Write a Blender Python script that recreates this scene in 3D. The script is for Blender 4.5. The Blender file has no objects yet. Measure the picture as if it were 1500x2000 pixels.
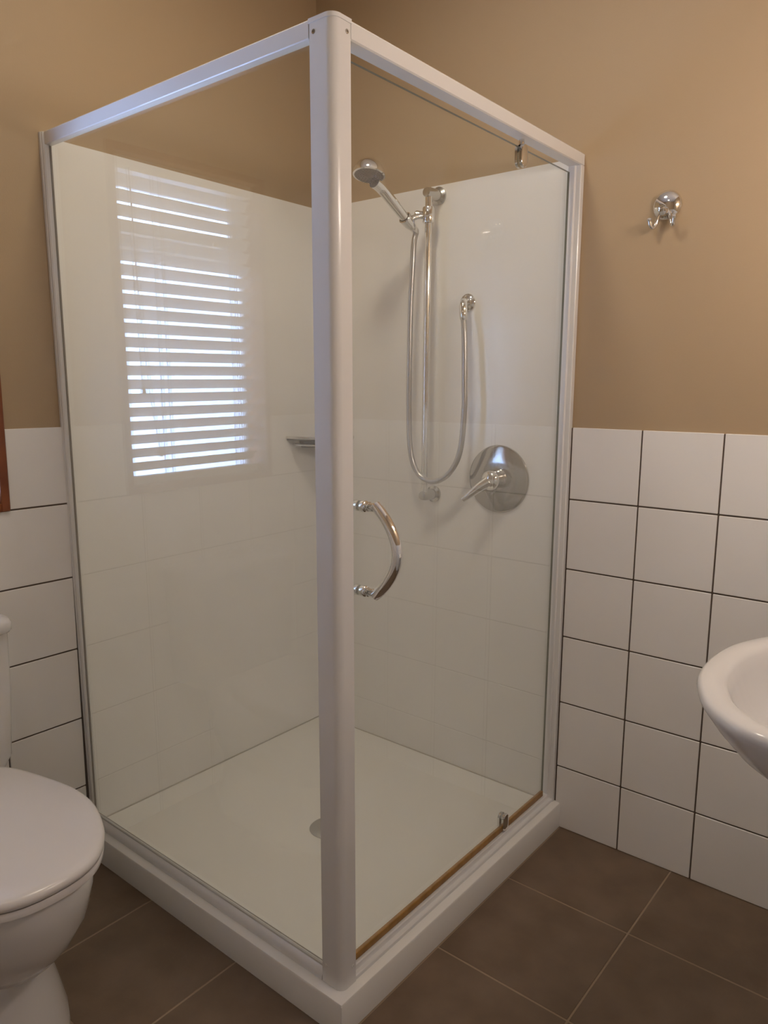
import bpy, bmesh, math, random
from mathutils import Vector, Matrix
random.seed(7)
PI = math.pi
scene = bpy.context.scene
C = scene.collection

# ------------------------------------------------------------------ camera
cam_d = bpy.data.cameras.new('camera')
cam_d.sensor_fit = 'HORIZONTAL'
cam_d.sensor_width = 36.0
cam_d.lens = 1465.1 / 1500.0 * 36.0
cam_d.clip_start = 0.02
cam = bpy.data.objects.new('camera', cam_d)
C.objects.link(cam)
cR = Vector((0.7757964, 0.630955, 0.00597832))
cU = Vector((-0.10740471, 0.12271224, 0.98661337))
cF = Vector((-0.62177502, 0.76605319, -0.16296725))
cam.matrix_world = Matrix(((cR.x, cU.x, -cF.x, 1.88195), (cR.y, cU.y, -cF.y, -1.94892),
                           (cR.z, cU.z, -cF.z, 1.29751), (0, 0, 0, 1)))
scene.camera = cam

# ------------------------------------------------------------------ daylight and exposure
world = bpy.data.worlds.new('world')
scene.world = world
world.use_nodes = True
bg = world.node_tree.nodes['Background']
bg.inputs['Color'].default_value = (0.45, 0.63, 1.0, 1)
bg.inputs['Strength'].default_value = 17.0
vs = scene.view_settings
vs.view_transform = 'Standard'
vs.look = 'None'
vs.gamma = 1.0
vs.use_curve_mapping = False
vs.exposure = 0.29
scene.cycles.max_bounces = 7
scene.cycles.transparent_max_bounces = 12
scene.cycles.sample_clamp_indirect = 6.0
VANITY_COL = (1.0, 0.865, 0.77)
CEILING_COL = (1.0, 0.87, 0.66)
VANITY = 55.0
CEILING = 45.0
# daylight is sampled through the window opening (a portal onto the sky)
pl = bpy.data.lights.new('sky_portal', 'AREA')
pl.shape = 'RECTANGLE'
pl.size, pl.size_y = 0.46, 0.90
pl.cycles.is_portal = True
po = bpy.data.objects.new('sky_portal', pl)
po.location = (-0.098, -1.38, 1.46)
po.rotation_euler = (0, -PI / 2, 0)
po.rotation_euler = Vector((1, 0, 0)).to_track_quat('-Z', 'Z').to_euler()
C.objects.link(po)

ROOM_X, ROOM_Y, ROOM_Z = 2.0, -2.3, 2.62

# ------------------------------------------------------------------ materials
def mat(name, col, rough=0.5, metal=0.0, spec=0.5, coat=0.0, emit=None, noise=None, bump=None):
    m = bpy.data.materials.new(name)
    m.use_nodes = True
    nt = m.node_tree
    b = nt.nodes['Principled BSDF']
    b.inputs['Base Color'].default_value = (*col, 1)
    b.inputs['Roughness'].default_value = rough
    b.inputs['Metallic'].default_value = metal
    b.inputs['Specular IOR Level'].default_value = spec
    b.inputs['Coat Weight'].default_value = coat
    if emit:
        b.inputs['Emission Color'].default_value = (*emit[0], 1)
        b.inputs['Emission Strength'].default_value = emit[1]
    if noise:      # (scale, detail, second colour)
        tc = nt.nodes.new('ShaderNodeTexCoord')
        nz = nt.nodes.new('ShaderNodeTexNoise')
        nz.inputs['Scale'].default_value = noise[0]
        nz.inputs['Detail'].default_value = noise[1]
        rp = nt.nodes.new('ShaderNodeValToRGB')
        rp.color_ramp.elements[0].position = 0.34
        rp.color_ramp.elements[1].position = 0.68
        rp.color_ramp.elements[0].color = (*col, 1)
        rp.color_ramp.elements[1].color = (*noise[2], 1)
        geo = nt.nodes.new('ShaderNodeNewGeometry')
        nt.links.new(geo.outputs['Position'], nz.inputs['Vector'])
        nt.links.new(nz.outputs['Fac'], rp.inputs['Fac'])
        nt.links.new(rp.outputs['Color'], b.inputs['Base Color'])
    if bump:       # (scale, strength)
        geo = nt.nodes.new('ShaderNodeNewGeometry')
        nz = nt.nodes.new('ShaderNodeTexNoise')
        nz.inputs['Scale'].default_value = bump[0]
        bp = nt.nodes.new('ShaderNodeBump')
        bp.inputs['Strength'].default_value = bump[1]
        bp.inputs['Distance'].default_value = 0.002
        nt.links.new(geo.outputs['Position'], nz.inputs['Vector'])
        nt.links.new(nz.outputs['Fac'], bp.inputs['Height'])
        nt.links.new(bp.outputs['Normal'], b.inputs['Normal'])
    return m

def glass_mat(name, tint, f0=0.04, film=None):
    m = bpy.data.materials.new(name)
    m.use_nodes = True
    nt = m.node_tree
    nt.nodes.clear()
    out = nt.nodes.new('ShaderNodeOutputMaterial')
    tr = nt.nodes.new('ShaderNodeBsdfTransparent')
    tr.inputs['Color'].default_value = (*tint, 1)
    gl = nt.nodes.new('ShaderNodeBsdfGlossy')
    gl.inputs['Roughness'].default_value = 0.0
    gl.inputs['Color'].default_value = (1, 1, 1, 1)
    geo = nt.nodes.new('ShaderNodeNewGeometry')
    dot = nt.nodes.new('ShaderNodeVectorMath'); dot.operation = 'DOT_PRODUCT'
    nt.links.new(geo.outputs['Normal'], dot.inputs[0]); nt.links.new(geo.outputs['Incoming'], dot.inputs[1])
    ab = nt.nodes.new('ShaderNodeMath'); ab.operation = 'ABSOLUTE'
    nt.links.new(dot.outputs['Value'], ab.inputs[0])
    om = nt.nodes.new('ShaderNodeMath'); om.operation = 'SUBTRACT'; om.inputs[0].default_value = 1.0
    nt.links.new(ab.outputs[0], om.inputs[1])
    pw = nt.nodes.new('ShaderNodeMath'); pw.operation = 'POWER'; pw.inputs[1].default_value = 5.0
    nt.links.new(om.outputs[0], pw.inputs[0])
    ma = nt.nodes.new('ShaderNodeMath'); ma.operation = 'MULTIPLY_ADD'
    ma.inputs[1].default_value = 1 - f0; ma.inputs[2].default_value = f0
    nt.links.new(pw.outputs[0], ma.inputs[0])
    mx = nt.nodes.new('ShaderNodeMixShader')
    nt.links.new(ma.outputs[0], mx.inputs['Fac'])
    nt.links.new(tr.outputs[0], mx.inputs[1]); nt.links.new(gl.outputs[0], mx.inputs[2])
    last = mx
    if film:       # soap film, thickened to brighten the interior: (amount low down, amount near the top)
        sep = nt.nodes.new('ShaderNodeSeparateXYZ')
        nt.links.new(geo.outputs['Position'], sep.inputs[0])
        mr = nt.nodes.new('ShaderNodeMapRange')
        mr.interpolation_type = 'SMOOTHSTEP'
        mr.inputs['From Min'].default_value = 1.05
        mr.inputs['From Max'].default_value = 1.75
        mr.inputs['To Min'].default_value = film[0]
        mr.inputs['To Max'].default_value = film[1]
        nt.links.new(sep.outputs['Z'], mr.inputs['Value'])
        nz = nt.nodes.new('ShaderNodeTexNoise')
        nz.inputs['Scale'].default_value = 5.0
        nz.inputs['Detail'].default_value = 4.0
        nt.links.new(geo.outputs['Position'], nz.inputs['Vector'])
        ml = nt.nodes.new('ShaderNodeMath'); ml.operation = 'MULTIPLY_ADD'
        ml.inputs[1].default_value = 0.6; ml.inputs[2].default_value = 0.7
        nt.links.new(nz.outputs['Fac'], ml.inputs[0])
        m2 = nt.nodes.new('ShaderNodeMath'); m2.operation = 'MULTIPLY'
        nt.links.new(ml.outputs[0], m2.inputs[0]); nt.links.new(mr.outputs[0], m2.inputs[1])
        df = nt.nodes.new('ShaderNodeBsdfDiffuse'); df.inputs['Color'].default_value = (0.9, 0.9, 0.88, 1)
        tl = nt.nodes.new('ShaderNodeBsdfTranslucent'); tl.inputs['Color'].default_value = (0.9, 0.9, 0.88, 1)
        mf = nt.nodes.new('ShaderNodeMixShader'); mf.inputs['Fac'].default_value = 0.4
        nt.links.new(df.outputs[0], mf.inputs[1]); nt.links.new(tl.outputs[0], mf.inputs[2])
        last = nt.nodes.new('ShaderNodeMixShader')
        nt.links.new(m2.outputs[0], last.inputs['Fac'])
        nt.links.new(mx.outputs[0], last.inputs[1]); nt.links.new(mf.outputs[0], last.inputs[2])
    nt.links.new(last.outputs[0], out.inputs['Surface'])
    return m

M = {
    'paint': mat('beige_paint', (0.43, 0.318, 0.200), 0.55, spec=0.35, bump=(260, 0.10)),
    'ceiling': mat('ceiling_paint', (0.78, 0.75, 0.70), 0.7),
    'tile': mat('white_wall_tile', (0.88, 0.865, 0.85), 0.28, spec=0.45, noise=(3.0, 2, (0.85, 0.83, 0.81))),
    'grout': mat('dark_grout', (0.115, 0.085, 0.068), 0.9),
    'ftile': mat('brown_floor_tile', (0.150, 0.102, 0.066), 0.42, spec=0.4, noise=(9.0, 6, (0.195, 0.137, 0.092)), bump=(120, 0.15)),
    'fgrout': mat('pale_floor_grout', (0.34, 0.26, 0.185), 0.9),
    'white': mat('white_powdercoat', (0.80, 0.80, 0.80), 0.22, spec=0.5),
    'acrylic': mat('white_acrylic', (0.84, 0.83, 0.815), 0.16, spec=0.5),
    'tray': mat('white_acrylic_tray', (0.84, 0.83, 0.80), 0.42, spec=0.5),
    'ceramic': mat('white_ceramic', (0.71, 0.695, 0.685), 0.10, spec=0.5),
    'seat': mat('white_seat_plastic', (0.72, 0.695, 0.69), 0.2, spec=0.5),
    'chrome': mat('chrome', (0.80, 0.80, 0.80), 0.07, 1.0),
    'satin': mat('satin_chrome', (0.55, 0.55, 0.54), 0.25, 1.0),
    'hose': mat('metal_hose', (0.52, 0.52, 0.53), 0.30, 1.0),
    'shelfmetal': mat('dark_shelf_metal', (0.26, 0.26, 0.26), 0.3, 0.9),
    'plate': mat('dulled_chrome', (0.46, 0.455, 0.45), 0.10, 1.0),
    'dark': mat('dark_rubber', (0.05, 0.05, 0.05), 0.5),
    'nozzle': mat('grey_nozzle_plate', (0.22, 0.20, 0.20), 0.4, 0.3),
    'silicone': mat('grey_silicone', (0.50, 0.47, 0.43), 0.6),
    'bead': mat('grey_bead', (0.28, 0.26, 0.24), 0.7),
    'gap': mat('dark_sealant', (0.10, 0.08, 0.07), 0.8),
    'seal': mat('amber_seal', (0.42, 0.22, 0.055), 0.45, noise=(40, 3, (0.30, 0.15, 0.035))),
    'wood': mat('reddish_timber', (0.26, 0.075, 0.022), 0.35, noise=(14, 4, (0.17, 0.045, 0.015))),
    'slat': mat('white_blind_slat', (0.80, 0.78, 0.76), 0.35),
    'cord': mat('blind_cord', (0.55, 0.53, 0.52), 0.8),
    'glass': glass_mat('clear_glass', (0.985, 0.995, 0.985), film=(0.080, 0.012)),
    'pane': glass_mat('window_glass', (0.95, 0.97, 1.0)),
    'gedge': mat('glass_edge', (0.13, 0.135, 0.10), 0.3),
    'bulb': mat('lit_globe', (0.9, 0.9, 0.9), 0.4, emit=(VANITY_COL, VANITY)),
    'dome': mat('lit_dome', (0.9, 0.9, 0.9), 0.4, emit=(CEILING_COL, CEILING)),
}

# ------------------------------------------------------------------ mesh helpers
def bm_box(bm, x0, x1, y0, y1, z0, z1, bev=0.0, seg=2):
    r = bmesh.ops.create_cube(bm, size=1.0)
    vs_ = r['verts']
    for v in vs_:
        v.co = Vector(((x0 + x1) / 2 + v.co.x * (x1 - x0), (y0 + y1) / 2 + v.co.y * (y1 - y0), (z0 + z1) / 2 + v.co.z * (z1 - z0)))
    if bev > 0:
        ed = list({e for v in vs_ for e in v.link_edges})
        bmesh.ops.bevel(bm, geom=ed, offset=bev, segments=seg, affect='EDGES', profile=0.5)

def finish(name, bm, m, parent=None, smooth=False, angle=40):
    me = bpy.data.meshes.new(name)
    bmesh.ops.recalc_face_normals(bm, faces=bm.faces[:])
    bm.to_mesh(me)
    bm.free()
    ms = m if isinstance(m, (list, tuple)) else [m]
    for k in ms:
        me.materials.append(M[k])
    if smooth:
        for p in me.polygons:
            p.use_smooth = True
        me.set_sharp_from_angle(angle=math.radians(angle))
    o = bpy.data.objects.new(name, me)
    C.objects.link(o)
    if parent:
        o.parent = parent
    return o

def box(name, m, x0, x1, y0, y1, z0, z1, parent=None, bev=0.0, seg=2):
    bm = bmesh.new()
    bm_box(bm, min(x0, x1), max(x0, x1), min(y0, y1), max(y0, y1), min(z0, z1), max(z0, z1), bev, seg)
    return finish(name, bm, m, parent, smooth=bev > 0)

def basis(d):
    d = Vector(d).normalized()
    up = Vector((0, 0, 1)) if abs(d.z) < 0.95 else Vector((1, 0, 0))
    a = d.cross(up).normalized()
    return a, d.cross(a).normalized(), d

def bm_lathe(bm, prof, base, axis, n=40):
    """prof: list of (radius, distance along axis)."""
    a, b, d = basis(axis)
    base = Vector(base)
    rings = []
    for r, h in prof:
        if r < 1e-6:
            rings.append([bm.verts.new(base + d * h)])
        else:
            rings.append([bm.verts.new(base + d * h + (a * math.cos(2 * PI * i / n) + b * math.sin(2 * PI * i / n)) * r) for i in range(n)])
    for p, q in zip(rings[:-1], rings[1:]):
        for i in range(n):
            j = (i + 1) % n
            if len(p) == 1 and len(q) == 1:
                continue
            if len(p) == 1:
                bm.faces.new((p[0], q[i], q[j]))
            elif len(q) == 1:
                bm.faces.new((p[i], p[j], q[0]))
            else:
                bm.faces.new((p[i], p[j], q[j], q[i]))

def lathe(name, m, prof, base, axis, parent=None, n=40):
    bm = bmesh.new()
    bm_lathe(bm, prof, base, axis, n)
    return finish(name, bm, m, parent, smooth=True)

def catmull(pts, k=8):
    pts = [Vector(p) for p in pts]
    P = [pts[0] * 2 - pts[1]] + pts + [pts[-1] * 2 - pts[-2]]
    out = []
    for i in range(1, len(P) - 2):
        for s in range(k):
            t = s / k
            a, b, c_, d = P[i - 1], P[i], P[i + 1], P[i + 2]
            out.append(0.5 * ((2 * b) + (c_ - a) * t + (2 * a - 5 * b + 4 * c_ - d) * t * t + (3 * b - a - 3 * c_ + d) * t ** 3))
    out.append(pts[-1])
    return out

def bm_tube(bm, path, rad, n=14, cap=True):
    path = [Vector(p) for p in path]
    N = len(path)
    rr = rad if callable(rad) else (lambda t: rad)
    tang = [(path[min(i + 1, N - 1)] - path[max(i - 1, 0)]).normalized() for i in range(N)]
    a, b, _ = basis(tang[0])
    rings = []
    for i in range(N):
        if i:
            q = tang[i - 1].rotation_difference(tang[i])
            a = q @ a
            b = q @ b
        r = rr(i / (N - 1))
        rings.append([bm.verts.new(path[i] + (a * math.cos(2 * PI * k / n) + b * math.sin(2 * PI * k / n)) * r) for k in range(n)])
    for p, q in zip(rings[:-1], rings[1:]):
        for k in range(n):
            j = (k + 1) % n
            bm.faces.new((p[k], p[j], q[j], q[k]))
    if cap:
        bm.faces.new(rings[0][::-1])
        bm.faces.new(rings[-1])

def tube(name, m, path, rad, parent=None, n=14):
    bm = bmesh.new()
    bm_tube(bm, path, rad, n)
    return finish(name, bm, m, parent, smooth=True, angle=50)

def bm_loft(bm, rings, cap0=True, cap1=True):
    rv = [[bm.verts.new(p) for p in r] for r in rings]
    n = len(rv[0])
    for p, q in zip(rv[:-1], rv[1:]):
        for i in range(n):
            j = (i + 1) % n
            bm.faces.new((p[i], p[j], q[j], q[i]))
    if cap0:
        bm.faces.new(rv[0][::-1])
    if cap1:
        bm.faces.new(rv[-1])
    return rv

def loft(name, m, rings, parent=None, cap0=True, cap1=True, angle=50):
    bm = bmesh.new()
    bm_loft(bm, rings, cap0, cap1)
    return finish(name, bm, m, parent, smooth=True, angle=angle)

def extrude(name, m, prof, path_axis, a0, a1, parent=None, smooth=True, angle=30):
    """2D profile extruded along an axis. axis 'x': prof=(y,z); 'y': prof=(x,z); 'z': prof=(x,y)."""
    def p3(u, v, a):
        return {'x': (a, u, v), 'y': (u, a, v), 'z': (u, v, a)}[path_axis]
    return loft(name, m, [[p3(u, v, a0) for u, v in prof], [p3(u, v, a1) for u, v in prof]], parent, angle=angle)

def empty(name, loc, label=None, cat=None, group=None):
    o = bpy.data.objects.new(name, None)
    o.empty_display_size = 0.05
    o.location = loc
    C.objects.link(o)
    if label:
        o['label'] = label
        o['category'] = cat
    if group:
        o['group'] = group
    return o

def adopt(root):
    """parts are modelled in world space: keep them in place under the moved root"""
    for ch in root.children:
        ch.matrix_parent_inverse = Matrix.Translation(root.location).inverted()

def struct(o):
    o['kind'] = 'structure'
    return o

# ------------------------------------------------------------------ room shell
TH = 0.10
# floor
floor = struct(box('floor', 'fgrout', -TH, ROOM_X + TH, ROOM_Y - TH, TH, -0.12, -0.0010))
ceiling = struct(box('ceiling', 'ceiling', -TH, ROOM_X + TH, ROOM_Y - TH, TH, ROOM_Z, ROOM_Z + 0.1))
WY0, WY1, WZ0, WZ1 = -1.65, -1.11, 0.992, 1.93          # window hole in the left wall
bm = bmesh.new()
bm_box(bm, -TH, 0, WY1, TH, 0, ROOM_Z)
bm_box(bm, -TH, 0, ROOM_Y - TH, WY0, 0, ROOM_Z)
bm_box(bm, -TH, 0, WY0, WY1, 0, WZ0)
bm_box(bm, -TH, 0, WY0, WY1, WZ1, ROOM_Z)
wall_left = struct(finish('wall_left', bm, 'paint'))
wall_right = struct(box('wall_right', 'paint', 0, ROOM_X, 0, TH, 0, ROOM_Z))
wall_opp = struct(box('wall_opposite', 'paint', ROOM_X, ROOM_X + TH, ROOM_Y - TH, TH, 0, ROOM_Z))
wall_rear = struct(box('wall_rear', 'paint', 0, ROOM_X, ROOM_Y - TH, ROOM_Y, 0, ROOM_Z))

# wall tiles, 200 mm, six rows
TOP = 1.193
PT = 0.2
GAP = 0.0042
def wall_tiles(parent, axis, start, end, holes=None, face=0.0, sgn=1, pitch=0.2015, lead=0.0):
    """axis 'x': tiles on a y=const wall; 'y': tiles on an x=const wall. face = wall plane, sgn = direction into the room"""
    d = 1 if end > start else -1
    cache = {}
    # grout bed
    lo, hi = min(start, end), max(start, end)
    f0, f1 = sorted((face, face + sgn * 0.0035))
    if holes:
        hy0, hy1, hz0 = holes
        bm = bmesh.new()
        for (a, b, z0, z1) in ((lo, hy0, 0, TOP - 0.001), (hy1, hi, 0, TOP - 0.001), (hy0, hy1, 0, hz0)):
            bm_box(bm, f0, f1, a, b, z0, z1)
        finish('grout_bed', bm, 'grout', parent)
    elif axis == 'x':
        box('grout_bed', 'grout', lo, hi, f0, f1, 0, TOP - 0.001, parent)
    else:
        box('grout_bed', 'grout', f0, f1, lo, hi, 0, TOP - 0.001, parent)
    t0, t1 = sorted((face, face + sgn * 0.0065))
    n = int(math.ceil(abs(end - start) / pitch - 1e-3))
    for k in range(6):
        z1 = TOP - k * PT - (0 if k == 0 else GAP / 2)
        z0 = max(TOP - (k + 1) * PT + GAP / 2, 0.001)
        for i in range(n):
            a = start + d * (i * pitch + (lead if i == 0 else GAP / 2))
            b = start + d * min((i + 1) * pitch - GAP / 2, abs(end - start))
            a, b = min(a, b), max(a, b)
            if b - a < 0.01:
                continue
            zt = z1
            if holes:
                if b > hy0 and a < hy1 and z1 > hz0:
                    # cut round the window
                    if a >= hy0 - 0.003 and b <= hy1 + 0.003:
                        if z0 >= hz0 - 0.02:
                            continue
                        zt = hz0 - 0.001
                    elif a < hy0:
                        b = hy0 - 0.001
                    else:
                        a = hy1 + 0.001
                    if b - a < 0.01:
                        continue
            key = (round(b - a, 4), round(zt - z0, 4))
            ca, cz = (a + b) / 2, (z0 + zt) / 2
            if key not in cache:
                hw, hz = (b - a) / 2, (zt - z0) / 2
                bmt = bmesh.new()
                if axis == 'x':
                    bm_box(bmt, -hw, hw, t0, t1, -hz, hz, 0.0012, 1)
                else:
                    bm_box(bmt, t0, t1, -hw, hw, -hz, hz, 0.0012, 1)
                o = finish('tile', bmt, 'tile', parent)
                cache[key] = o.data
            else:
                o = bpy.data.objects.new('tile', cache[key])
                C.objects.link(o)
                o.parent = parent
            o.location = (ca, 0, cz) if axis == 'x' else (0, ca, cz)
wall_tiles(wall_right, 'x', 0.9660, ROOM_X - 0.007, face=0.0, sgn=-1, pitch=0.2022, lead=0.0085)
wall_tiles(wall_left, 'y', -0.9578, ROOM_Y, holes=(WY0 - 0.001, WY1 + 0.001, WZ0 - 0.001), face=0.0, sgn=1, pitch=0.1998)
wall_tiles(wall_opp, 'y', -0.0005, ROOM_Y, face=ROOM_X, sgn=-1)
wall_tiles(wall_rear, 'x', 0.007, ROOM_X - 0.007, face=ROOM_Y, sgn=1)

# floor tiles
xs = [0.0005] + [x for x in [1.3208 + 0.3297 * k for k in range(-4, 4)] if 0.01 < x < ROOM_X - 0.02] + [ROOM_X - 0.0005]
ys = [-0.0005] + [-0.3124 - 0.3286 * k for k in range(0, 7) if -0.3124 - 0.3286 * k > ROOM_Y + 0.02] + [ROOM_Y + 0.0005]
fcache = {}
for i in range(len(xs) - 1):
    for j in range(len(ys) - 1):
        a, b = xs[i] + 0.002, xs[i + 1] - 0.002
        e, f = ys[j + 1] + 0.002, ys[j] - 0.002
        key = (round(b - a, 3), round(f - e, 3))
        if key not in fcache:
            bmt = bmesh.new()
            bm_box(bmt, -(b - a) / 2, (b - a) / 2, -(f - e) / 2, (f - e) / 2, -0.008, 0, 0.001, 1)
            o = finish('floor_tile', bmt, 'ftile', floor)
            fcache[key] = o.data
        else:
            o = bpy.data.objects.new('floor_tile', fcache[key])
            C.objects.link(o)
            o.parent = floor
        o.location = ((a + b) / 2, (e + f) / 2, 0)

# ------------------------------------------------------------------ window in the left wall
win = struct(empty('window_1', (0, (WY0 + WY1) / 2, WZ0)))
win['label'] = 'timber framed window with white blind above the toilet'
bmw = bmesh.new()
X0, X1, LT = -0.097, 0.014, 0.021
bm_box(bmw, X0, X1, WY0, WY0 + LT, WZ0, WZ1, 0.002, 1)
bm_box(bmw, X0, X1, WY1 - LT, WY1, WZ0, WZ1, 0.002, 1)
bm_box(bmw, X0, X1, WY0 + LT, WY1 - LT, WZ0, WZ0 + LT, 0.002, 1)
bm_box(bmw, X0, X1, WY0 + LT, WY1 - LT, WZ1 - LT, WZ1, 0.002, 1)
finish('window_frame', bmw, 'wood', win)
sy0, sy1 = WY0 + LT, WY1 - LT
bms = bmesh.new()
bm_box(bms, -0.094, -0.074, sy0, sy0 + 0.012, WZ0 + LT, WZ1 - LT)
bm_box(bms, -0.094, -0.074, sy1 - 0.040, sy1, WZ0 + LT, WZ1 - LT)
bm_box(bms, -0.094, -0.074, sy0, sy1, 1.842, WZ1 - LT)
bm_box(bms, -0.094, -0.074, sy0, sy1, 1.655, 1.735)
bm_box(bms, -0.094, -0.074, sy0, sy0 + 0.048, 1.735, WZ1 - LT)
finish('sash', bms, 'slat', win)
box('pane', 'pane', -0.088, -0.084, sy0 + 0.01, sy1 - 0.03, WZ0 + LT, 1.66, win)
box('pane', 'pane', -0.088, -0.084, sy0 + 0.03, sy1 - 0.03, 1.73, WZ1 - LT - 0.01, win)
adopt(win)

blind = empty('venetian_blind', (-0.04, (WY0 + WY1) / 2, WZ0 + LT), 'white venetian blind with tilted slats reflected in the shower glass', 'blind')
BX = -0.040
box('headrail', 'slat', BX - 0.02, BX + 0.02, sy0 + 0.004, sy1 - 0.004, WZ1 - LT - 0.036, WZ1 - LT - 0.001, blind, 0.002)
bmt = bmesh.new()
hw = (sy1 - sy0) / 2 - 0.006
vsl = []
for i in range(5):
    s = i / 4 - 0.5
    px, pz = s * 0.0190, s * 0.0275
    bow = 0.0016 * (1 - (2 * s) ** 2)
    vsl.append((px - bow * 0.8, pz + bow * 0.6))
prof = vsl + [(a - 0.0006, b - 0.0006) for a, b in vsl[::-1]]
bm_loft(bmt, [[(u, -hw, v) for u, v in prof], [(u, hw, v) for u, v in prof]])
first = None
z = 1.6334 + 0.0392 * 5.5
zs = []
while z > WZ0 + LT + 0.022:
    zs.append(z)
    z -= 0.0392
for z in zs:
    if first is None:
        first = finish('slat', bmt, 'slat', blind)
        o = first
    else:
        o = bpy.data.objects.new('slat', first.data)
        C.objects.link(o)
        o.parent = blind
    o.location = (BX, (sy0 + sy1) / 2, z)
box('bottom_rail', 'slat', BX - 0.013, BX + 0.013, sy0 + 0.006, sy1 - 0.006, WZ0 + LT + 0.001, WZ0 + LT + 0.024, blind, 0.002)
for cy in (-1.265, -1.29, -1.535, -1.553):
    tube('ladder_cord', 'cord', [(BX + 0.012, cy, WZ1 - LT - 0.03), (BX + 0.012, cy, WZ0 + LT + 0.01)], 0.0028, blind, 6)
tube('pull_cord', 'cord', catmull([(BX + 0.022, -1.192, WZ1 - LT - 0.03), (BX + 0.024, -1.198, 1.6), (BX + 0.024, -1.215, 1.30), (BX + 0.024, -1.240, 1.12)], 5), 0.0026, blind, 6)
tube('pull_cord', 'cord', catmull([(BX + 0.022, -1.185, WZ1 - LT - 0.03), (BX + 0.024, -1.187, 1.6), (BX + 0.024, -1.195, 1.30)], 5), 0.0026, blind, 6)
lathe('tassel', 'slat', [(0, 0), (0.003, 0), (0.008, 0.020), (0.008, 0.028), (0, 0.03)], (BX + 0.024, -1.195, 1.30), (0, 0, -1), blind, 12)
lathe('tassel', 'slat', [(0, 0), (0.003, 0), (0.008, 0.020), (0.008, 0.028), (0, 0.03)], (BX + 0.024, -1.240, 1.12), (0, 0, -1), blind, 12)
adopt(blind)

# ------------------------------------------------------------------ shower tray
TX, TY, TZ = 0.990, -0.975, 0.078
tray = empty('shower_tray', (TX / 2, TY / 2, 0), 'white square acrylic shower tray raised on the brown floor', 'shower tray')
bm = bmesh.new()
NX = 26
gx = sorted(set([0.001, 0.012] + [0.012 + (0.915 - 0.012) * i / 22 for i in range(23)] + [0.9235, 0.930, TX - 0.006, TX - 0.002, TX]))
gy = [-v for v in sorted(set([0.001, 0.012] + [0.012 + (0.900 - 0.012) * i / 22 for i in range(23)] + [0.9085, 0.915, -TY - 0.006, -TY - 0.002, -TY]))]
DR = Vector((0.532, -0.527))
def tray_z(x, y):
    if x > 0.929 or y < -0.914:
        zz = TZ
        if x > TX - 0.001 or y < TY + 0.001:
            zz = TZ - 0.005
        elif x > TX - 0.003 or y < TY + 0.003:
            zz = TZ - 0.0015
        return zz
    d = (Vector((x, y)) - DR).length
    base = 0.0685 - 0.007 * math.exp(-(d / 0.085) ** 2)
    if x > 0.922 or y < -0.907:
        return 0.0730
    return base
grid = [[bm.verts.new((x, y, tray_z(x, y))) for y in gy] for x in gx]
for i in range(len(gx) - 1):
    for j in range(len(gy) - 1):
        bm.faces.new((grid[i][j], grid[i][j + 1], grid[i + 1][j + 1], grid[i + 1][j]))
loop = [grid[i][0] for i in range(len(gx))] + [grid[-1][j] for j in range(1, len(gy))] + [grid[i][-1] for i in range(len(gx) - 2, -1, -1)] + [grid[0][j] for j in range(len(gy) - 2, 0, -1)]
low = [bm.verts.new((v.co.x, v.co.y, 0.0005)) for v in loop]
for i in range(len(loop)):
    j = (i + 1) % len(loop)
    bm.faces.new((loop[i], loop[j], low[j], low[i]))
bm.faces.new(low)
finish('tray_body', bm, 'tray', tray, smooth=True, angle=35)
dr = lathe('drain_cover', 'satin', [(0.052, -0.004), (0.054, 0.001), (0.050, 0.004), (0.030, 0.006), (0, 0.0065)], (DR.x, DR.y, 0.0640), (0, 0, 1), tray, 40)
dr['label'] = 'round brushed metal drain cover'
adopt(tray)

# wall liner (two acrylic panels meeting in the corner)
liner = empty('shower_liner', (0, 0, 0.069), 'glossy white acrylic wall liner in the corner of the shower', 'shower liner')
LZ0, LZ1 = 0.0688, 1.899
def liner_panel(name, pts):
    bm = bmesh.new()
    bm_loft(bm, [[(u, v, LZ0) for u, v in pts], [(u, v, LZ1 - 0.002) for u, v in pts]])
    return finish(name, bm, 'acrylic', liner, smooth=True)
def arc2(cx, cy, r, a0, a1, n=6):
    return [(cx + r * math.cos(math.radians(a0 + (a1 - a0) * i / n)), cy + r * math.sin(math.radians(a0 + (a1 - a0) * i / n))) for i in range(n + 1)]
T_ = 0.005
liner_panel('liner_panel', [(0.0005, -0.0005), (0.0005, -0.9475), (T_, -0.9475)] + [(T_, -0.012)] + [(T_ + 0.0015, -0.0085), (T_ + 0.0035, -0.0065)][:1] + [(T_ + 0.0015, -0.0005)])
liner_panel('liner_panel', [(T_ + 0.002, -0.0005), (0.929, -0.0005), (0.929, -T_), (T_ + 0.012, -T_), (T_ + 0.002, -T_ - 0.002)])
box('silicone_bead', 'silicone', T_, T_ + 0.003, -0.925, -T_, 0.0686, 0.0716, liner)
box('silicone_bead', 'silicone', T_ + 0.003, 0.925, -T_ - 0.003, -T_, 0.0686, 0.0716, liner)
adopt(liner)

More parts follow.
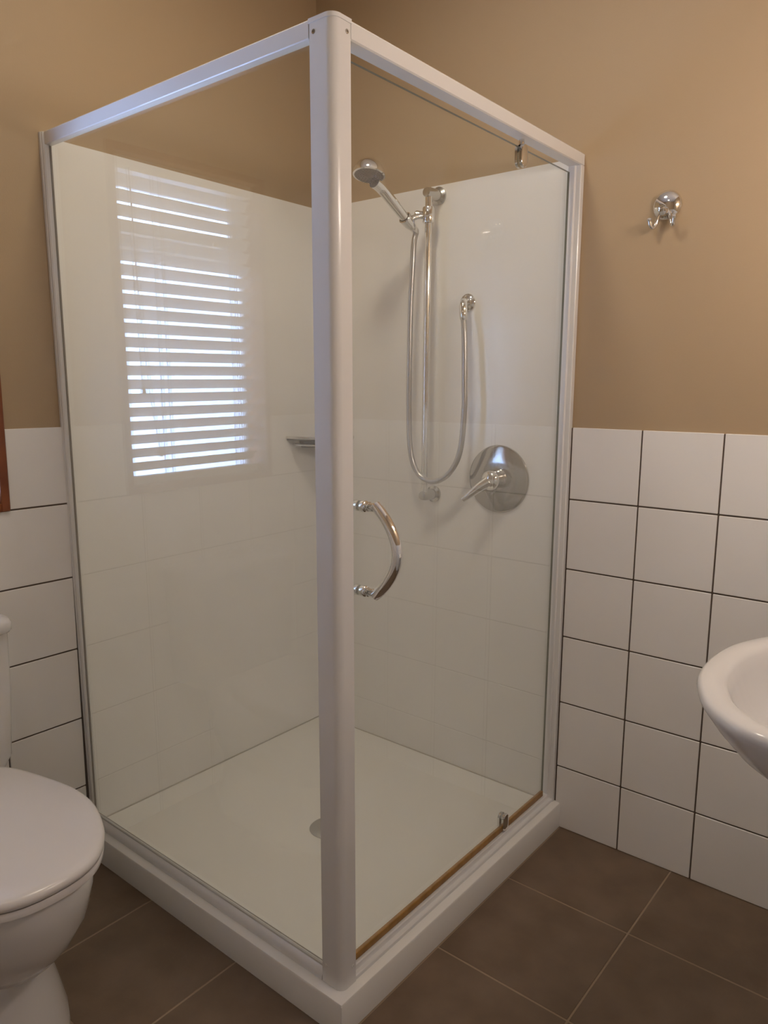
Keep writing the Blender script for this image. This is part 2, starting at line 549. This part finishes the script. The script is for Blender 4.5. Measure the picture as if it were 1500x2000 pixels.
# ------------------------------------------------------------------ shower enclosure
LEAN = 0.0075
enc = empty('shower_enclosure', (0.96, -0.94, TZ), 'white framed corner shower enclosure with clear glass panels and pivot door', 'shower enclosure')
OX, OY = 0.970, -0.952
OJ = OY + 0.0040
def lean(o, k=LEAN):
    """the front frame leans outwards a little, as in the photograph"""
    for v in o.data.vertices:
        v.co.y -= k * (v.co.z - TZ)
    return o
def glass_box(name, x0, x1, y0, y1, z0, z1, axis, parent):
    bm = bmesh.new()
    bm_box(bm, x0, x1, y0, y1, z0, z1)
    bm.faces.ensure_lookup_table()
    bm.normal_update()
    for f in bm.faces:
        f.material_index = 0 if abs(f.normal[axis]) > 0.9 else 1
    return finish(name, bm, ['glass', 'gedge'], parent)

# corner post: square tube with a rounded outer corner
def post_prof(x0, x1, y0, y1, r):
    return [(x0, y1), (x0, y0 + 0.002), (x0 + 0.002, y0)] + arc2(x1 - r, y0 + r, r, -90, 0, 10) + [(x1, y1 - 0.002), (x1 - 0.002, y1)]
post = extrude('corner_post', 'white', post_prof(0.914, OX, OY, -0.9065, 0.017), 'z', TZ + 0.0005, 1.899, enc, angle=35)
lean(post)
cap = extrude('post_cap', 'white', post_prof(0.9125, OX + 0.0015, OY - 0.0015, -0.905, 0.018), 'z', 1.899, 1.906, post, angle=35)
lean(cap)
for zc, on_ in ((1.884, True), (0.120, False)):
    s1 = lathe('screw', 'satin' if on_ else 'white', [(0.004, 0), (0.0038, 0.0012), (0.0015, 0.0016), (0.0014, 0.0004), (0, 0.0004)], (0.926, OY + 0.0003, zc), (0, -1, 0), post, 12)
    lean(s1)
    s2 = lathe('screw', 'satin' if on_ else 'white', [(0.004, 0), (0.0038, 0.0012), (0.0015, 0.0016), (0.0014, 0.0004), (0, 0.0004)], (OX - 0.0003, -0.918, zc), (1, 0, 0), post, 12)
    lean(s2)
# top rails
ztb, ztt = 1.875, 1.9065
fr = extrude('top_rail', 'white', [(OY, ztb + 0.0025), (OY, ztt - 0.003), (OY + 0.003, ztt), (OY + 0.020, ztt), (OY + 0.020, ztb + 0.002), (OY + 0.0015, ztb + 0.001)], 'x', 0.001, 0.9135, enc)
lean(fr)
dr_ = extrude('top_rail', 'white', [(OX, 1.8765), (OX, ztt - 0.003 - 0.001), (OX - 0.003, ztt - 0.001), (OX - 0.037, ztt - 0.001), (OX - 0.037, 1.8765), (OX - 0.034, 1.8745), (OX - 0.003, 1.8745)], 'y', -0.9205, -0.001, enc)
# left wall jamb, with a ribbed profile and a sealant strip where it meets the tiles
lj = extrude('wall_jamb', 'white', [(0.0005, OJ - 0.001), (0.008, OJ - 0.001), (0.010, OJ + 0.001), (0.014, OJ + 0.001), (0.017, OJ + 0.004), (0.017, OJ + 0.017), (0.014, OJ + 0.020), (0.0052, OJ + 0.020), (0.0052, OJ + 0.018), (0.0005, OJ + 0.018)], 'z', TZ + 0.0005, 1.905, enc)
lean(lj, 0.0122)
# right wall jamb, two stepped flats
rj = extrude('wall_jamb', 'white', [(OX, -0.0005), (OX, -0.016), (OX - 0.002, -0.018), (OX - 0.014, -0.018), (OX - 0.017, -0.022), (OX - 0.030, -0.022)] + [(OX - 0.036, -0.019), (OX - 0.038, -0.014), (OX - 0.038, -0.0055), (OX - 0.039, -0.0055), (OX - 0.039, -0.0005)], 'z', TZ + 0.0005, 1.8745, enc)
# bottom sills
fs = extrude('sill', 'white', [(OY + 0.000, TZ + 0.0003), (OY + 0.000, TZ + 0.008), (OY + 0.002, TZ + 0.013), (OY + 0.006, TZ + 0.018), (OY + 0.012, TZ + 0.021), (OY + 0.012, TZ + 0.026), (OY + 0.014, TZ + 0.028), (OY + 0.020, TZ + 0.028), (OY + 0.020, TZ + 0.004), (OY + 0.030, TZ + 0.0003)], 'x', 0.001, 0.9135, enc, angle=25)
ds = extrude('sill', 'white', [(OX - 0.002, TZ + 0.0003), (OX - 0.002, TZ + 0.008), (OX - 0.004, TZ + 0.010), (OX - 0.012, TZ + 0.010), (OX - 0.013, TZ + 0.012), (OX - 0.014, TZ + 0.019), (OX - 0.016, TZ + 0.021), (OX - 0.036, TZ + 0.021), (OX - 0.039, TZ + 0.017), (OX - 0.039, TZ + 0.0003)], 'y', -0.9065, -0.001, enc, angle=25)
# fixed glass
GYF = OY + 0.014
fg = glass_box('glass_panel', 0.014, 0.916, GYF - 0.002, GYF + 0.002, TZ + 0.024, ztb + 0.006, 1, enc)
lean(fg)
fgs = box('glazing_bead', 'bead', 0.018, 0.914, GYF + 0.0025, GYF + 0.0042, TZ + 0.0265, TZ + 0.0290, enc)
fgb = box('glazing_bead', 'bead', 0.0172, 0.0186, GYF - 0.003, GYF + 0.002, TZ + 0.03, ztb, enc)
lean(fgb)
# pivot door
GXD = OX - 0.025
DZ0, DZ1 = 0.113, 1.855
DY0, DY1 = -0.9025, -0.040
door = glass_box('glass_door', GXD - 0.003, GXD + 0.003, DY0, DY1, DZ0, DZ1, 0, enc)
sl = box('door_seal', 'seal', GXD - 0.0045, GXD + 0.0045, DY0, DY1, 0.1005, DZ0 + 0.003, door, 0.001)
sl['label'] = 'yellowed amber drip seal along the door bottom'
# pull handle
HY, HZ0, HZ1 = -0.866, 0.905, 1.073
gx1 = GXD + 0.003
hn = empty('handle', (gx1, HY, 0.99))
hn.parent = enc
hn.location = (0, 0, 0)
hn['label'] = 'chrome arched pull handle'
hp = []
for i in range(25):
    t = i / 24
    zz = HZ1 + 0.004 + (HZ0 - 0.004 - HZ1 - 0.004) * t
    xx = 0.982 + 0.053 * math.sin(PI * t) ** 0.85
    hp.append((xx, HY, zz))
bar_o = tube('handle_bar', 'chrome', hp, 0.0106, hn, 20)
for zc in (HZ0, HZ1):
    lathe('standoff', 'chrome', [(0, 0), (0.0105, 0), (0.0110, 0.001), (0.0110, 0.010), (0.0095, 0.0115), (0.0075, 0.0120), (0.0075, 0.0165), (0.0098, 0.017), (0.0098, 0.019), (0.0085, 0.0195), (0.0085, 0.048), (0, 0.050)][:10] + [(0.0085, 0.030), (0, 0.034)], (gx1, HY, zc), (1, 0, 0), hn, 24)
    lathe('standoff', 'chrome', [(0, 0), (0.0105, 0), (0.0105, 0.008), (0.009, 0.010), (0, 0.010)], (GXD - 0.003, HY, zc), (-1, 0, 0), hn, 24)
# pivots
def pivot(z0, z1, y, tipz):
    r = empty('pivot', (0, 0, 0))
    r.parent = enc
    r['label'] = 'chrome door pivot clamp'
    w = 0.0145
    for s in (-1, 1):
        prof = [(y - w, z0 + w if tipz > 0 else z0)]
        pts = arc2(y, z1 - w, w, 0, 180, 10) + arc2(y, z0 + w, w, 180, 360, 10)
        x0 = GXD + (0.0031 if s > 0 else -0.0031)
        x1 = x0 + s * 0.006
        x2 = x0 + s * 0.008
        loft('clamp_plate', 'chrome', [[(x0, a, b) for a, b in pts], [(x1, a, b) for a, b in pts],
             [(x2, y + (a - y) * 0.8, (z0 + z1) / 2 + (b - (z0 + z1) / 2) * 0.93) for a, b in pts]], r, angle=35)
    return r
p1 = pivot(1.812, 1.864, -0.290, 1)
lathe('pivot_pin', 'chrome', [(0.0065, 0), (0.0065, 0.012), (0.004, 0.012), (0.004, 0.0125)], (GXD, -0.290, 1.8625), (0, 0, 1), p1, 16)
p2 = pivot(0.1015, 0.150, -0.268, 1)
for o in (p1, p2, hn):
    pass
adopt(enc)

# dark sealant strips between tiles and frame
sv = box('trim_1', 'gap', 0.0005, 0.0045, -0.9575, -0.944, 0.079, 1.19)
struct(sv)


# ------------------------------------------------------------------ shower fittings on the right wall
LY = -T_            # liner face
rail = empty('shower_rail', (0.510, LY, 0.965), 'chrome vertical slide rail on the shower wall with a handset holder', 'shower rail')
BYR = -0.058
tube('rail_tube', 'chrome', [(0.510, BYR, 0.960), (0.510, BYR, 1.872)], 0.0105, rail, 24)
for zc in (0.966, 1.866):
    lathe('rail_bracket', 'satin', [(0, 0), (0.026, 0), (0.026, 0.006), (0.017, 0.012), (0.016, 0.052), (0.013, 0.066), (0, 0.068)], (0.510, LY, zc), (0, -1, 0), rail, 24)
slz = 1.803
sl_ = lathe('slider', 'chrome', [(0.011, -0.022), (0.017, -0.022), (0.0185, -0.018), (0.0185, 0.018), (0.017, 0.022), (0.011, 0.022)], (0.510, BYR, slz), (0, 0, 1), rail, 24)
lathe('slider_knob', 'chrome', [(0.010, 0), (0.012, 0.012), (0.013, 0.026), (0.010, 0.030), (0, 0.031)], (0.500, BYR - 0.004, slz), (-0.9, -0.43, 0.1), sl_, 20)
HB = Vector((0.4665, -0.104, 1.785))
HC = Vector((0.4625, -0.274, 1.884))
hd = (HC - HB).normalized()
tube('holder_arm', 'chrome', [(0.500, BYR - 0.006, slz), (0.485, -0.085, 1.797), tuple(HB)], 0.0085, rail, 14)
lathe('holder_cup', 'chrome', [(0.0140, -0.016), (0.0175, -0.014), (0.0195, 0.014), (0.0160, 0.016)], HB, hd, rail, 24)
adopt(rail)

hs = empty('hand_shower', tuple(HB), 'chrome hand shower with round grey nozzle face held on the slide rail', 'hand shower')
path = [HB - hd * 0.026, HB, HB + hd * 0.05, HB + hd * 0.10, HB + hd * 0.14, HC - hd * 0.026 + Vector((0, 0, -0.006))]
tube('shower_handle', 'chrome', catmull(path, 6), lambda t: 0.0135 + 0.0045 * t - 0.001 * math.sin(PI * t), hs, 20)
fn = Vector((0.08, -0.22, -0.97)).normalized()
head = lathe('shower_head', 'chrome', [(0, -0.036), (0.018, -0.033), (0.033, -0.023), (0.043, -0.008), (0.0455, 0.002), (0.0450, 0.008), (0.041, 0.010), (0.040, 0.009)], HC, fn, hs, 40)
fp = lathe('spray_face', 'nozzle', [(0.0405, 0.0085), (0.036, 0.0095), (0.012, 0.0095), (0.010, 0.011), (0, 0.0115)], HC, fn, hs, 40)
bmn = bmesh.new()
a_, b_, d_ = basis(fn)
for ring, cnt in ((0.016, 10), (0.023, 16), (0.030, 22), (0.0365, 28)):
    for i in range(cnt):
        an = 2 * PI * i / cnt
        bm_lathe(bmn, [(0.0012, 0.009), (0.0010, 0.0115), (0, 0.0117)], HC + (a_ * math.cos(an) + b_ * math.sin(an)) * ring, d_, 6)
nzl = finish('spray_nozzles', bmn, 'satin', fp)
nzl['kind'] = 'stuff'
nut = lathe('hose_nut', 'chrome', [(0.009, 0), (0.0115, 0.002), (0.010, 0.026), (0.007, 0.030)], HB - hd * 0.024, -hd, hs, 18)
adopt(hs)

outlet = empty('wall_outlet', (0.6215, LY, 1.549), 'small round chrome wall elbow feeding the shower hose', 'pipe elbow')
lathe('flange', 'chrome', [(0, 0), (0.0265, 0), (0.0265, 0.004), (0.022, 0.009), (0.013, 0.012), (0.013, 0.014)], (0.6215, LY, 1.549), (0, -1, 0), outlet, 32)
tube('elbow', 'chrome', catmull([(0.6215, LY - 0.008, 1.549), (0.6265, LY - 0.028, 1.548), (0.6325, LY - 0.042, 1.538), (0.6345, LY - 0.044, 1.520)], 6), 0.0120, outlet, 20)
lathe('hose_nut', 'chrome', [(0.0115, 0), (0.0125, 0.002), (0.0105, 0.024), (0.008, 0.027)], (0.6345, LY - 0.044, 1.522), (0.05, 0, -1), outlet, 18)
adopt(outlet)

hose_pts = [(0.6355, LY - 0.044, 1.499), (0.644, -0.054, 1.44), (0.652, -0.060, 1.30), (0.654, -0.062, 1.2362), (0.6436, -0.064, 1.1143), (0.6085, -0.068, 1.044),
            (0.5521, -0.072, 1.0145), (0.4950, -0.074, 1.036), (0.4660, -0.074, 1.1041), (0.4580, -0.074, 1.2317), (0.4570, -0.073, 1.40), (0.4580, -0.072, 1.5422), (0.4640, -0.072, 1.665),
            (0.4660, -0.070, 1.725), (0.4668, -0.0605, 1.7605)]
hose = tube('shower_hose', 'hose', catmull(hose_pts, 12), 0.0085, None, 14)
hose['label'] = 'flexible metal shower hose hanging in a loop below the handset'
hose['category'] = 'hose'

mixer = empty('shower_mixer', (0.745, LY, 1.032), 'round chrome shower mixer plate with single lever on the wall', 'shower mixer')
MC = (0.745, LY, 1.032)
lathe('mixer_plate', 'plate', [(0, 0), (0.100, 0), (0.1015, 0.002), (0.100, 0.0055), (0.094, 0.008), (0.050, 0.010), (0, 0.011)], MC, (0, -1, 0), mixer, 72)
lv = lathe('mixer_knob', 'chrome', [(0.034, 0.009), (0.033, 0.020), (0.030, 0.024), (0.0305, 0.045), (0.028, 0.056), (0.020, 0.063), (0, 0.066)], MC, (0, -1, 0), mixer, 40)
tube('lever', 'chrome', catmull([(0.742, -0.056, 1.029), (0.722, -0.068, 1.014), (0.698, -0.082, 0.992), (0.676, -0.092, 0.972)], 6), lambda t: 0.019 - 0.0105 * t, lv, 18)
adopt(mixer)

shelf = empty('corner_shelf', (0.01, -0.01, 1.13), 'small grey metal corner soap shelf in the shower corner', 'shelf')
def quarter(r, z):
    return [(0.0055, -0.0055, z)] + [(0.0055 + r * math.sin(PI / 2 * i / 16), -0.0055 - r * math.cos(PI / 2 * i / 16), z) for i in range(17)]
loft('shelf_plate', 'shelfmetal', [quarter(0.158, 1.120), quarter(0.160, 1.122), quarter(0.160, 1.126)], shelf)
tube('shelf_rim', 'chrome', [(0.0055 + 0.160 * math.sin(PI / 2 * i / 24), -0.0055 - 0.160 * math.cos(PI / 2 * i / 24), 1.130) for i in range(25)], 0.0055, shelf, 12)
tube('shelf_rim', 'chrome', [(0.0055 + 0.130 * math.sin(PI / 2 * i / 24), -0.0055 - 0.130 * math.cos(PI / 2 * i / 24), 1.104) for i in range(25)], 0.0045, shelf, 12)
loft('shelf_mount', 'shelfmetal', [quarter(0.10, 1.119), quarter(0.098, 1.10), quarter(0.09, 1.092)], shelf)
adopt(shelf)

# ------------------------------------------------------------------ robe hook on the right wall
hook = empty('robe_hook', (1.193, 0, 1.745), 'chrome double robe hook on the beige wall beside the shower', 'robe hook')
HKC = Vector((1.193, 0, 1.745))
lathe('hook_base', 'chrome', [(0, 0), (0.0360, 0), (0.0362, 0.002), (0.033, 0.008), (0.024, 0.0135), (0.012, 0.0165), (0, 0.0175)], HKC + Vector((0, -0.0005, 0)), (0, -1, 0), hook, 48)
lathe('hook_boss', 'chrome', [(0.011, 0.012), (0.0105, 0.026), (0.008, 0.030), (0, 0.031)], HKC + Vector((0, 0, -0.012)), (0, -1, -0.25), hook, 24)
for s in (-1, 1):
    c0 = HKC + Vector((s * 0.004, -0.015, -0.010))
    tube('hook_prong', 'chrome', catmull([c0, c0 + Vector((s * 0.010, -0.002, -0.016)), c0 + Vector((s * 0.014, -0.003, -0.032)), c0 + Vector((s * 0.018, -0.007, -0.042)),
         c0 + Vector((s * 0.023, -0.013, -0.040)), c0 + Vector((s * 0.026, -0.017, -0.027))], 6), 0.0050, hook, 14)
    lathe('prong_tip', 'chrome', [(0, -0.006), (0.0050, -0.004), (0.0066, 0), (0.0050, 0.004), (0, 0.006)], c0 + Vector((s * 0.0262, -0.0172, -0.025)), (0, 0, 1), hook, 14)
adopt(hook)

# ------------------------------------------------------------------ toilet under the window
TYc = -1.395
toilet = empty('toilet', (0.35, TYc, 0), 'white close-coupled toilet with closed lid beside the shower tray', 'toilet')
LID = [(0.205, 0.120), (0.233, 0.139), (0.286, 0.158), (0.372, 0.178), (0.437, 0.187), (0.500, 0.1845), (0.552, 0.1725), (0.604, 0.152), (0.632, 0.1365), (0.661, 0.115), (0.685, 0.089), (0.700, 0.058), (0.7065, 0.028), (0.708, 0.0)]
def lid_outline(sc=1.0, z=0.45, back=0.205, shrink=0.0):
    pts = catmull([(a, b, 0) for a, b in LID], 4)
    cx = 0.45
    side = []
    for p in pts:
        x = cx + (p.x - cx) * sc
        h = p.y * sc
        side.append((max(x, back), h))
    out = [(x, TYc + h, z) for x, h in side] + [(x, TYc - h, z) for x, h in side[-2::-1]]
    return out
def egg(xb, xf, hw_, z, n=40, sq=2.3):
    out = []
    xm = xb + (xf - xb) * 0.48
    for i in range(n):
        a = 2 * PI * i / n
        ca, sa = math.cos(a), math.sin(a)
        e = 2.0 / sq if ca < 0 else 2.0 / 2.05
        x = xm + (abs(ca) ** e) * (1 if ca > 0 else -1) * ((xf - xm) if ca > 0 else (xm - xb))
        y = (abs(sa) ** e) * (1 if sa > 0 else -1) * hw_
        out.append((x, TYc + y, z))
    return out
loft('bowl', 'ceramic', [egg(0.06, 0.598, 0.142, 0.0005), egg(0.06, 0.596, 0.141, 0.02), egg(0.07, 0.572, 0.132, 0.07), egg(0.08, 0.546, 0.121, 0.13), egg(0.08, 0.532, 0.116, 0.168), egg(0.08, 0.534, 0.117, 0.180), egg(0.08, 0.556, 0.126, 0.190),
      egg(0.07, 0.604, 0.144, 0.212), egg(0.06, 0.640, 0.160, 0.250), egg(0.05, 0.676, 0.176, 0.305), egg(0.04, 0.694, 0.183, 0.360), egg(0.03, 0.698, 0.184, 0.398), egg(0.03, 0.694, 0.181, 0.408), egg(0.05, 0.66, 0.16, 0.411)], toilet)
loft('seat', 'seat', [lid_outline(0.975, 0.4125), lid_outline(0.992, 0.4155), lid_outline(0.995, 0.426), lid_outline(0.985, 0.4295)], toilet)
loft('lid', 'seat', [lid_outline(0.985, 0.4315), lid_outline(1.0, 0.434), lid_outline(1.004, 0.441), lid_outline(0.996, 0.447), lid_outline(0.975, 0.4505), lid_outline(0.93, 0.4525), lid_outline(0.7, 0.4555), lid_outline(0.35, 0.457)], toilet)
for s in (-1, 1):
    lathe('hinge', 'seat', [(0, -0.02), (0.011, -0.02), (0.012, -0.018), (0.012, 0.018), (0.011, 0.02), (0, 0.02)], (0.208, TYc + s * 0.075, 0.432), (0, 1, 0), toilet, 18)
def rrect(x0, x1, y0, y1, r, z):
    pts = []
    for cx, cy, a in ((x1 - r, y1 - r, 0), (x0 + r, y1 - r, 90), (x0 + r, y0 + r, 180), (x1 - r, y0 + r, 270)):
        pts += [(u, v, z) for u, v in arc2(cx, cy, r, a, a + 90, 6)]
    return pts
cy0, cy1 = TYc - 0.192, TYc + 0.192
loft('cistern', 'ceramic', [rrect(0.012, 0.165, cy0 + 0.02, cy1 - 0.02, 0.03, 0.412), rrect(0.010, 0.172, cy0 + 0.008, cy1 - 0.008, 0.03, 0.44), rrect(0.009, 0.176, cy0, cy1, 0.03, 0.60), rrect(0.008, 0.176, cy0 - 0.002, cy1 + 0.002, 0.03, 0.738)], toilet)
cl = loft('cistern_lid', 'ceramic', [rrect(0.0075, 0.180, cy0 - 0.006, cy1 + 0.006, 0.03, 0.740), rrect(0.0075, 0.183, cy0 - 0.009, cy1 + 0.009, 0.03, 0.745), rrect(0.0075, 0.183, cy0 - 0.009, cy1 + 0.009, 0.03, 0.762), rrect(0.009, 0.179, cy0 - 0.005, cy1 + 0.005, 0.03, 0.770), rrect(0.02, 0.165, cy0 + 0.01, cy1 - 0.01, 0.03, 0.773)], toilet)
lathe('flush_button', 'chrome', [(0.022, 0.772), (0.022, 0.778), (0.019, 0.780), (0, 0.780)], (0.095, TYc, 0), (0, 0, 1), cl, 28)
adopt(toilet)

# ------------------------------------------------------------------ wash basin on the opposite wall
BYc, BZ = -0.59, 0.82
basin = empty('wash_basin', (1.78, BYc, 0.0), 'white oval ceramic wash basin at the right edge', 'basin')
BO = [(1.9915, 0.262), (1.93, 0.277), (1.84, 0.288), (1.75, 0.287), (1.685, 0.278), (1.657, 0.270), (1.634, 0.2585), (1.596, 0.224), (1.568, 0.181), (1.541, 0.113), (1.530, 0.055), (1.527, 0.0)]
def basin_ring(sc, z, cx=1.78, wall=True, off=0.0):
    pts = catmull([(a, b, 0) for a, b in BO], 4)
    side = []
    for p in pts:
        x = cx + (p.x - cx) * sc
        if wall and p.x > cx:
            x = cx + (p.x - cx) * 1.0
        if not wall and p.x > cx:
            x = cx + (p.x - cx) * sc * 0.80
        side.append((x + off, p.y * sc))
    return [(x, BYc + h, z) for x, h in side] + [(x, BYc - h, z) for x, h in side[-2::-1]]
# outside, then over the rim and down the bowl
rings = [basin_ring(0.34, 0.655, 1.86), basin_ring(0.46, 0.663, 1.85), basin_ring(0.62, 0.690, 1.83), basin_ring(0.79, 0.736, 1.80), basin_ring(0.905, 0.776), basin_ring(0.965, 0.799), basin_ring(0.994, 0.810), basin_ring(1.0, 0.817),
         basin_ring(0.992, 0.824), basin_ring(0.97, 0.828), basin_ring(0.90, 0.8265), basin_ring(0.85, 0.8245, wall=False), basin_ring(0.82, 0.8175, wall=False), basin_ring(0.79, 0.798, wall=False), basin_ring(0.72, 0.755, wall=False),
         basin_ring(0.58, 0.715, wall=False), basin_ring(0.35, 0.692, wall=False), basin_ring(0.10, 0.686, wall=False)]
loft('basin_bowl', 'ceramic', rings, basin, angle=170)
loft('basin_pedestal', 'ceramic', [[(1.89 + 0.085 * math.cos(2 * PI * i / 28) * k, BYc + 0.095 * math.sin(2 * PI * i / 28) * k, z) for i in range(28)] for k, z in ((1.15, 0.0005), (1.1, 0.02), (0.9, 0.10), (0.85, 0.35), (0.95, 0.60), (1.05, 0.668))], basin)
tap = lathe('tap', 'chrome', [(0.024, 0.820), (0.022, 0.835), (0.018, 0.84), (0.018, 0.91), (0.012, 0.92), (0, 0.921)], (1.945, BYc, 0), (0, 0, 1), basin, 28)
tube('spout', 'chrome', catmull([(1.945, BYc, 0.875), (1.90, BYc, 0.895), (1.86, BYc, 0.893), (1.845, BYc, 0.875)], 6), 0.0105, tap, 16)
lathe('waste', 'chrome', [(0.022, 0.685), (0.022, 0.690), (0.012, 0.691), (0, 0.689)], (1.78, BYc, 0), (0, 0, 1), basin, 24)
adopt(basin)

# ------------------------------------------------------------------ lamps (out of frame, they light the room)
van = empty('vanity_light', (ROOM_X, -0.60, 1.82), 'chrome bar wall light with three lit globes above the basin', 'wall light')
box('backplate', 'chrome', ROOM_X - 0.022, ROOM_X - 0.0005, -0.85, -0.35, 1.785, 1.855, van, 0.004)
for yy in (-0.78, -0.60, -0.42):
    lathe('lamp_holder', 'chrome', [(0.028, 0), (0.026, 0.03), (0.018, 0.045), (0, 0.046)], (ROOM_X - 0.022, yy, 1.82), (-1, 0, 0), van, 20)
    lathe('globe', 'bulb', [(0, -0.042), (0.016, -0.039), (0.030, -0.030), (0.039, -0.015), (0.042, 0), (0.039, 0.015), (0.030, 0.030), (0.016, 0.039), (0, 0.042)], (ROOM_X - 0.100, yy, 1.82), (-1, 0, 0), van, 16)
adopt(van)
def downlight(LC, k, label):
    cl_ = empty('ceiling_light', LC, label, 'ceiling light', 'ceiling downlights')
    lathe('trim_ring', 'ceiling', [(r * k, h) for r, h in ((0.108, 0.0005), (0.150, 0.0005), (0.150, 0.006), (0.142, 0.016), (0.112, 0.020), (0.108, 0.018), (0.108, 0.0005))], LC, (0, 0, -1), cl_, 40)
    lathe('lit_lens', 'dome', [(0, 0.0215), (0.060 * k, 0.0212), (0.107 * k, 0.0190)], LC, (0, 0, -1), cl_, 24)
    lathe('lens_back', 'ceiling', [(0, 0.0006), (0.107 * k, 0.0006), (0.107 * k, 0.0175), (0, 0.0175)], LC, (0, 0, -1), cl_, 24)
    adopt(cl_)
downlight((0.80, -0.86, ROOM_Z), 1.0, 'round white ceiling downlight lit above the shower')
downlight((1.02, -1.72, ROOM_Z), 0.57, 'added fill downlight, round and white, lit above the middle of the floor')  # second downlight, added to brighten the lower tiles and post; suits the hook shadows
